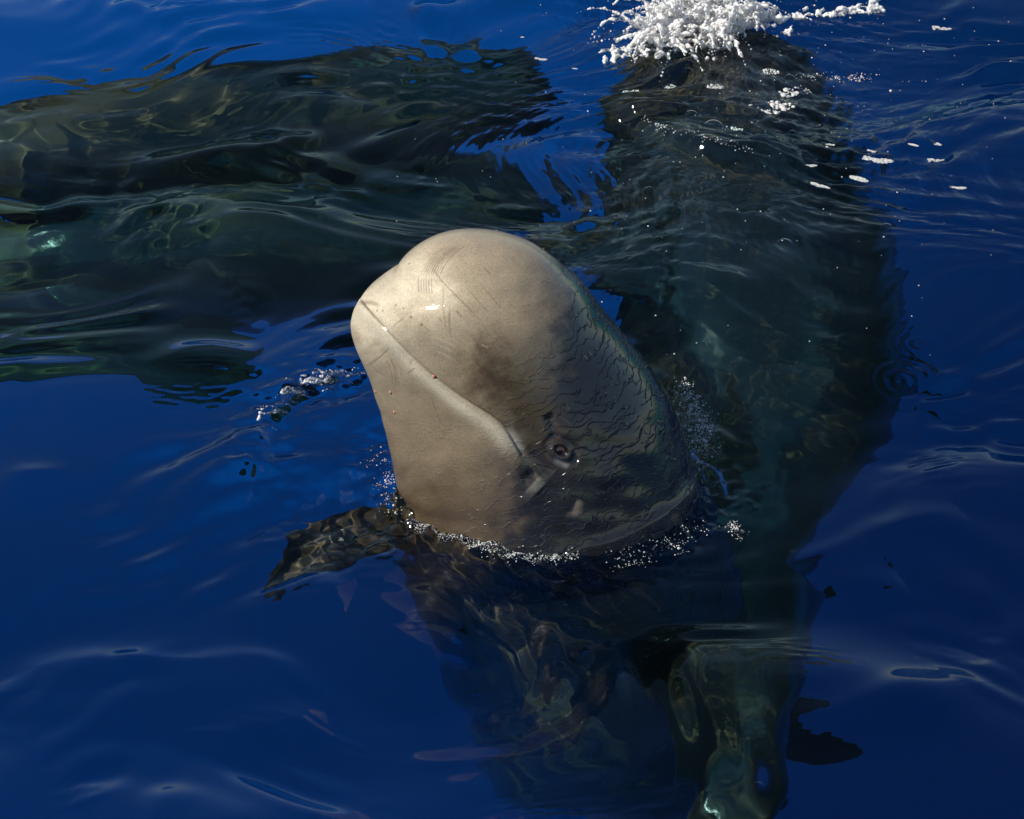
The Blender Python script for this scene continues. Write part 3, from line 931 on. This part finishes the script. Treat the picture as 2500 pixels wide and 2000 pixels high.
# ------------------------------------------------------------------ white water, foam and bubbles
def water_froth_mat(name, white=0.8, rough=0.25, clear=0.0):
    m, nt, out = new_mat(name)
    L = nt.links.new
    p = N(nt, 'BsdfPrincipled', Roughness=rough)
    p.inputs['Base Color'].default_value = (white, white, white * 1.01, 1)
    p.inputs['IOR'].default_value = 1.33
    p.inputs['Coat Weight'].default_value = 1.0
    p.inputs['Coat Roughness'].default_value = 0.05
    tl_ = N(nt, 'BsdfTranslucent'); tl_.inputs['Color'].default_value = (white, white, white, 1)
    mt = N(nt, 'MixShader'); mt.inputs[0].default_value = 0.35
    L(p.outputs[0], mt.inputs[1]); L(tl_.outputs[0], mt.inputs[2])
    if clear > 0:
        tc = N(nt, 'TexCoord')
        n = N(nt, 'TexNoise', Scale=26.0, Detail=5.0, Roughness=0.6)
        L(tc.outputs['Object'], n.inputs['Vector'])
        r = N(nt, 'MapRange'); r.inputs['From Min'].default_value = 0.62 - clear * 0.3; r.inputs['From Max'].default_value = 0.72 - clear * 0.3
        L(n.outputs['Fac'], r.inputs['Value'])
        tr = N(nt, 'BsdfTransparent'); gl = N(nt, 'BsdfGlossy', Roughness=0.06)
        fr = N(nt, 'Fresnel', IOR=1.333)
        mx = N(nt, 'MixShader'); L(fr.outputs[0], mx.inputs[0]); L(tr.outputs[0], mx.inputs[1]); L(gl.outputs[0], mx.inputs[2])
        m2 = N(nt, 'MixShader'); L(r.outputs[0], m2.inputs[0]); L(mt.outputs[0], m2.inputs[1]); L(mx.outputs[0], m2.inputs[2])
        L(m2.outputs[0], out.inputs['Surface'])
    else:
        L(mt.outputs[0], out.inputs['Surface'])
    return m
M_FROTH = water_froth_mat('white_water', 0.92, 0.3, clear=0.42)
M_CLEAR = water_froth_mat('clear_water', 0.9, 0.3, clear=0.62)
M_FOAM = water_froth_mat('sea_foam', 0.75, 0.35)
M_FINE = water_froth_mat('fine_froth', 0.8, 0.25, clear=0.42)

def film_mat():
    m, nt, out = new_mat('bubble_film')
    L = nt.links.new
    fr = N(nt, 'Fresnel', IOR=1.06)
    tr = N(nt, 'BsdfTransparent'); gl = N(nt, 'BsdfGlossy', Roughness=0.05)
    n = N(nt, 'TexNoise', Scale=30.0)
    r = N(nt, 'MapRange'); r.inputs['To Min'].default_value = 0.02; r.inputs['To Max'].default_value = 0.05
    L(n.outputs['Fac'], r.inputs['Value']); L(r.outputs[0], gl.inputs['Roughness'])
    mx = N(nt, 'MixShader'); L(fr.outputs[0], mx.inputs[0]); L(tr.outputs[0], mx.inputs[1]); L(gl.outputs[0], mx.inputs[2])
    L(mx.outputs[0], out.inputs['Surface'])
    return m
M_FILM = film_mat()

def ico(sub_=1):
    bm = bmesh.new(); bmesh.ops.create_icosphere(bm, subdivisions=sub_, radius=1.0)
    bm.verts.ensure_lookup_table()
    v = np.array([x.co[:] for x in bm.verts]); f = np.array([[q.index for q in x.verts] for x in bm.faces])
    bm.free()
    return v, f
ICO1, ICO2 = ico(1), ico(2)

def ball_cloud(name, centres, radii, base=ICO1, squash=None):
    bv, bf = base
    n = len(centres)
    V = (bv[None] * np.asarray(radii)[:, None, None])
    if squash is not None:
        V = V * np.array([1, 1, squash])
    V = V + np.asarray(centres)[:, None, :]
    F = bf[None] + (np.arange(n) * len(bv))[:, None, None]
    return mesh_from(name, V.reshape(-1, 3), F.reshape(-1, 3))

def strands(seed, roots, n, speed, spread, up, r0, steps=26, drift=(0, 0, 0)):
    r = np.random.default_rng(seed)
    Cs, Rs = [], []
    for k in range(n):
        p = np.array(roots[r.integers(len(roots))], float) + r.normal(0, 0.018, 3) * np.array([1, 1, 0.3])
        v = np.array([r.normal(0, spread), r.normal(0, spread), abs(r.normal(up, up * 0.45))]) * speed + np.array(drift)
        rad = r0 * math.exp(r.normal(0, 0.45))
        for i in range(steps):
            f = i / steps
            Cs.append(p.copy()); Rs.append(max(0.0022, rad * (1 - 0.75 * f) * (1 + 0.35 * math.sin(i * 1.3 + k))))
            p += v * 0.012 + r.normal(0, 0.0022, 3); v[2] -= 9.8 * 0.012 * 0.55
            if p[2] < -0.02: break
    return np.array(Cs), np.array(Rs)

def splash(name, label, C, Rr, voxel, disp_s, mat=None):
    me = ball_cloud(name, C, Rr)
    o = link(name, me, mat or M_FROTH)
    md = o.modifiers.new('merge', 'REMESH'); md.mode = 'VOXEL'; md.voxel_size = voxel; md.use_smooth_shade = True
    tx = bpy.data.textures.new(name + '_lumps', 'CLOUDS'); tx.noise_scale = 0.022; tx.noise_depth = 3
    dm = o.modifiers.new('lumps', 'DISPLACE'); dm.texture = tx; dm.strength = disp_s; dm.mid_level = 0.5; dm.texture_coords = 'GLOBAL'
    tag(o, label, 'splash', kind='stuff')
    return o

def wpt(px, py, dz=0.0):
    p = on_z(px, py, 0.0)
    return np.array([p[0], p[1], height_at(p[0], p[1]) + dz])

roots = [wpt(x, y) for x, y in ((1600, 100), (1620, 80), (1650, 70), (1690, 60), (1720, 75), (1745, 95), (1770, 60), (1800, 50), (1660, 40), (1720, 30), (1700, 10), (1830, 40))]
C1, R1 = strands(3, roots, 420, 1.0, 0.40, 0.75, 0.0085)
roots_b = [wpt(x, y) for x, y in ((1850, 45), (1900, 35), (1950, 30), (2010, 25), (2070, 18), (2130, 8), (1870, 30), (1920, 60))]
C2, R2 = strands(5, roots_b, 150, 0.55, 0.45, 0.26, 0.0055, drift=(0.45, 0.1, 0))
roots_c = [wpt(x, y) for x, y in ((1500, 130), (1520, 125), (1550, 115), (1580, 120), (1640, 110), (1700, 105), (1735, 120))]
C3_, R3 = strands(6, roots_c, 90, 0.5, 0.5, 0.2, 0.005)
splash('splash', 'white water thrown up over the head of the dark brown whale', np.vstack([C1, C2, C3_]), np.concatenate([R1, R2, R3]), 0.0032, 0.010)
roots_d = [wpt(x, y) for x, y in ((690, 1000), (710, 985), (735, 968), (760, 958), (785, 950), (810, 943), (835, 938), (655, 1040), (800, 946), (770, 953))]
C4, R4 = strands(8, roots_d, 70, 0.35, 0.35, 0.13, 0.0030, steps=18, drift=(0.35, 0.22, 0))
splash('splash', 'small curling crest of clear and white water at the throat of the raised whale', C4, R4, 0.0022, 0.004, M_CLEAR)

# foam patches: rafts of fine bubbles
def foam_mesh(seed, n=520, r0=0.030, sp=1.0):
    r = np.random.default_rng(seed)
    lobes = [(r.normal(0, 0.35), r.normal(0, 0.25), r.uniform(0.25, 0.6)) for _ in range(5)]
    C, Rr = [], []
    while len(C) < n:
        x, y = r.uniform(-1, 1, 2)
        if any((x - a) ** 2 + ((y - b) * 1.3) ** 2 < q * q for a, b, q in lobes):
            rad = r0 * math.exp(r.normal(0, 0.35 * (1 if sp == 1 else 1.6)))
            C.append((x, y * 0.75, rad * 0.2)); Rr.append(rad)
    me = ball_cloud('foam_patch', C, Rr)
    me.materials.append(M_FOAM)
    return me
FM = [foam_mesh(k) for k in range(4)] + [foam_mesh(10 + k, 130, 0.038, 2) for k in range(3)]
PATCH = [(2143, 423, 78), (2090, 458, 70), (2006, 486, 62), (2019, 373, 34), (2132, 390, 34), (2224, 385, 38), (2285, 377, 40), (2285, 412, 40), (2338, 483, 44),
         (1934, 206, 80), (1895, 259, 90), (2302, 53, 44), (1322, 136, 34), (1402, 159, 20), (1982, 437, 38), (1742, 209, 42), (1790, 320, 52), (1873, 156, 46), (1275, 85, 18), (1632, 190, 30), (1545, 215, 36)]
for i, (x, y, w) in enumerate(PATCH):
    lacy = i in (9, 10, 15, 16, 17, 19, 20)
    o = bpy.data.objects.new('foam_patch', FM[4 + i % 3] if lacy else FM[i % 4]); COL.objects.link(o)
    p = wpt(x, y, 0.001)
    o.location = p
    k = w * PXM * np.linalg.norm(p - CAM) / DIST * 0.5
    o.scale = (k * (1.3 if lacy else 1), k * random.uniform(0.7, 1.0) * (2.0 if lacy else 1), k * 0.8)
    o.rotation_euler = (0, 0, random.uniform(-0.5, 0.5) + (math.pi if i % 2 else 0))
    if i == 0: lb = 'largest white lens of bubbly foam on the water beside the dark brown whale'
    elif i in (11, 12, 13, 18): lb = 'small white foam fleck on open blue water away from the dark brown whale'
    elif i in (9, 10): lb = 'wide lacy foam patch over the head of the dark brown whale'
    elif x > 2200: lb = 'small white foam patch on blue water just off the dark brown whale'
    else: lb = 'white foam patch lying over the back of the dark brown whale'
    tag(o, lb, 'foam', 'foam patches afloat')

# single bubbles
def dome_mesh():
    P = []
    prof = [(0.001, 1.0)] + [(math.sin(a), math.cos(a)) for a in np.linspace(0.12, math.pi * 0.46, 12)] + [(1.01, 0.05), (1.04, 0.0)]
    for q, z in prof:
        for j in range(28):
            b = 2 * math.pi * j / 28
            P.append((q * math.cos(b), q * math.sin(b), z * 0.8))
    me = mesh_from('bubble', P, grid_faces(len(prof), 28, wrap=True)[:, ::-1])
    me.materials.append(M_FILM)
    return me
DM = dome_mesh()
BUB = [(1740, 338, 26), (1687, 297, 18), (1935, 322, 10), (1679, 164, 14), (1929, 168, 14), (1955, 166, 13), (1584, 488, 15), (1899, 323, 8), (1912, 640, 22), (2160, 592, 14), (1720, 563, 8),
       (1851, 1932, 17), (2236, 1606, 9), (2236, 1640, 9), (2114, 1618, 9), (1570, 1592, 9), (1935, 1340, 9), (2003, 590, 8), (1917, 590, 8), (1851, 578, 7), (2320, 460, 8)]
for i, (x, y, r_) in enumerate(BUB):
    o = bpy.data.objects.new('bubble', DM); COL.objects.link(o)
    p = wpt(x, y, 0.0005); o.location = p
    o.scale = [r_ * PXM * np.linalg.norm(p - CAM) / DIST] * 3
    if i == 0: lb = 'largest clear bubble dome, over the back of the dark brown whale'
    elif i == 11: lb = 'large clear bubble above the tail of the dark brown whale'
    elif i in (12, 13, 14): lb = 'small bright bubble on open blue water near the dark whale tail'
    elif i in (15, 16): lb = 'small bubble on black water just off the raised whale'
    else: lb = 'small clear bubble dome on the water over the dark brown whale'
    tag(o, lb, 'bubble', 'air bubbles on the surface')

# froth of tiny bubbles along the raised whale's waterline, and spray droplets
def scatter_line(pts, n, sd, r0, seed, clump=0.5):
    r = np.random.default_rng(seed)
    q = densify(pts, 8)
    C, Rr = [], []
    cl = [(r.integers(len(q)), r.normal(0, sd), r.normal(0, sd * 0.6)) for _ in range(max(6, n // 22))]
    for k in range(n):
        if r.random() < clump:
            i, dx, dy = cl[r.integers(len(cl))]
            x, y = q[i] + np.array([dx, dy]) + r.normal(0, 7, 2) * np.array([1.5, 0.7])
        else:
            x, y = q[r.integers(len(q))] + r.normal(0, sd, 2) * np.array([1, 0.6])
        p = on_z(x, y); C.append([p[0], p[1]]); Rr.append(r0 * math.exp(r.normal(0, 0.4)))
    C = np.array(C); z = water_h(C[:, 0], C[:, 1])
    return np.column_stack([C, z]), np.array(Rr)
parts = [scatter_line([(1710, 1000), (1715, 1080), (1690, 1150), (1640, 1210), (1570, 1270)], 1900, 19, 0.0013, 1),
         scatter_line([(1570, 1270), (1480, 1325), (1380, 1350), (1280, 1358), (1180, 1345), (1080, 1310), (1000, 1260)], 1500, 11, 0.0011, 2),
         scatter_line([(965, 1230), (955, 1160), (945, 1110)], 260, 18, 0.0013, 3),
         scatter_line([(1660, 930), (1690, 980), (1710, 1040)], 600, 14, 0.0014, 4),
         scatter_line([(1790, 1260), (1800, 1285), (1815, 1295)], 110, 10, 0.0014, 5),
         scatter_line([(1700, 1280), (1600, 1330), (1500, 1365)], 240, 26, 0.0012, 6, 0.3),
         scatter_line([(1555, 290), (1590, 330), (1650, 370), (1700, 395), (1760, 418), (1850, 430)], 150, 6, 0.0017, 7, 0.3),
         scatter_line([(1950, 160), (2040, 165), (2130, 160)], 130, 9, 0.0016, 9, 0.3)]
fr_ = link('froth', ball_cloud('froth', np.vstack([a for a, b in parts]), np.concatenate([b for a, b in parts])), M_FINE)
tag(fr_, 'glittering froth of tiny bubbles along the waterline of the whales', 'froth', kind='stuff')
r = np.random.default_rng(21)
C, Rr = [], []
for k in range(300):
    x, y = (r.normal(1950, 300), abs(r.normal(0, 330))) if k < 220 else (r.uniform(900, 2450), r.uniform(0, 900))
    p = on_z(x, y); C.append((p[0], p[1])); Rr.append(0.0014 * math.exp(r.normal(0, 0.45)))
C = np.array(C); z = water_h(C[:, 0], C[:, 1]) + np.where(r.random(len(C)) < 0.12, r.uniform(0.02, 0.2, len(C)), 0)
dp = link('droplets', ball_cloud('droplets', np.column_stack([C, z]), Rr), M_FOAM)
tag(dp, 'scattered white flecks and drops of spray over the sea surface', 'spray', kind='stuff')
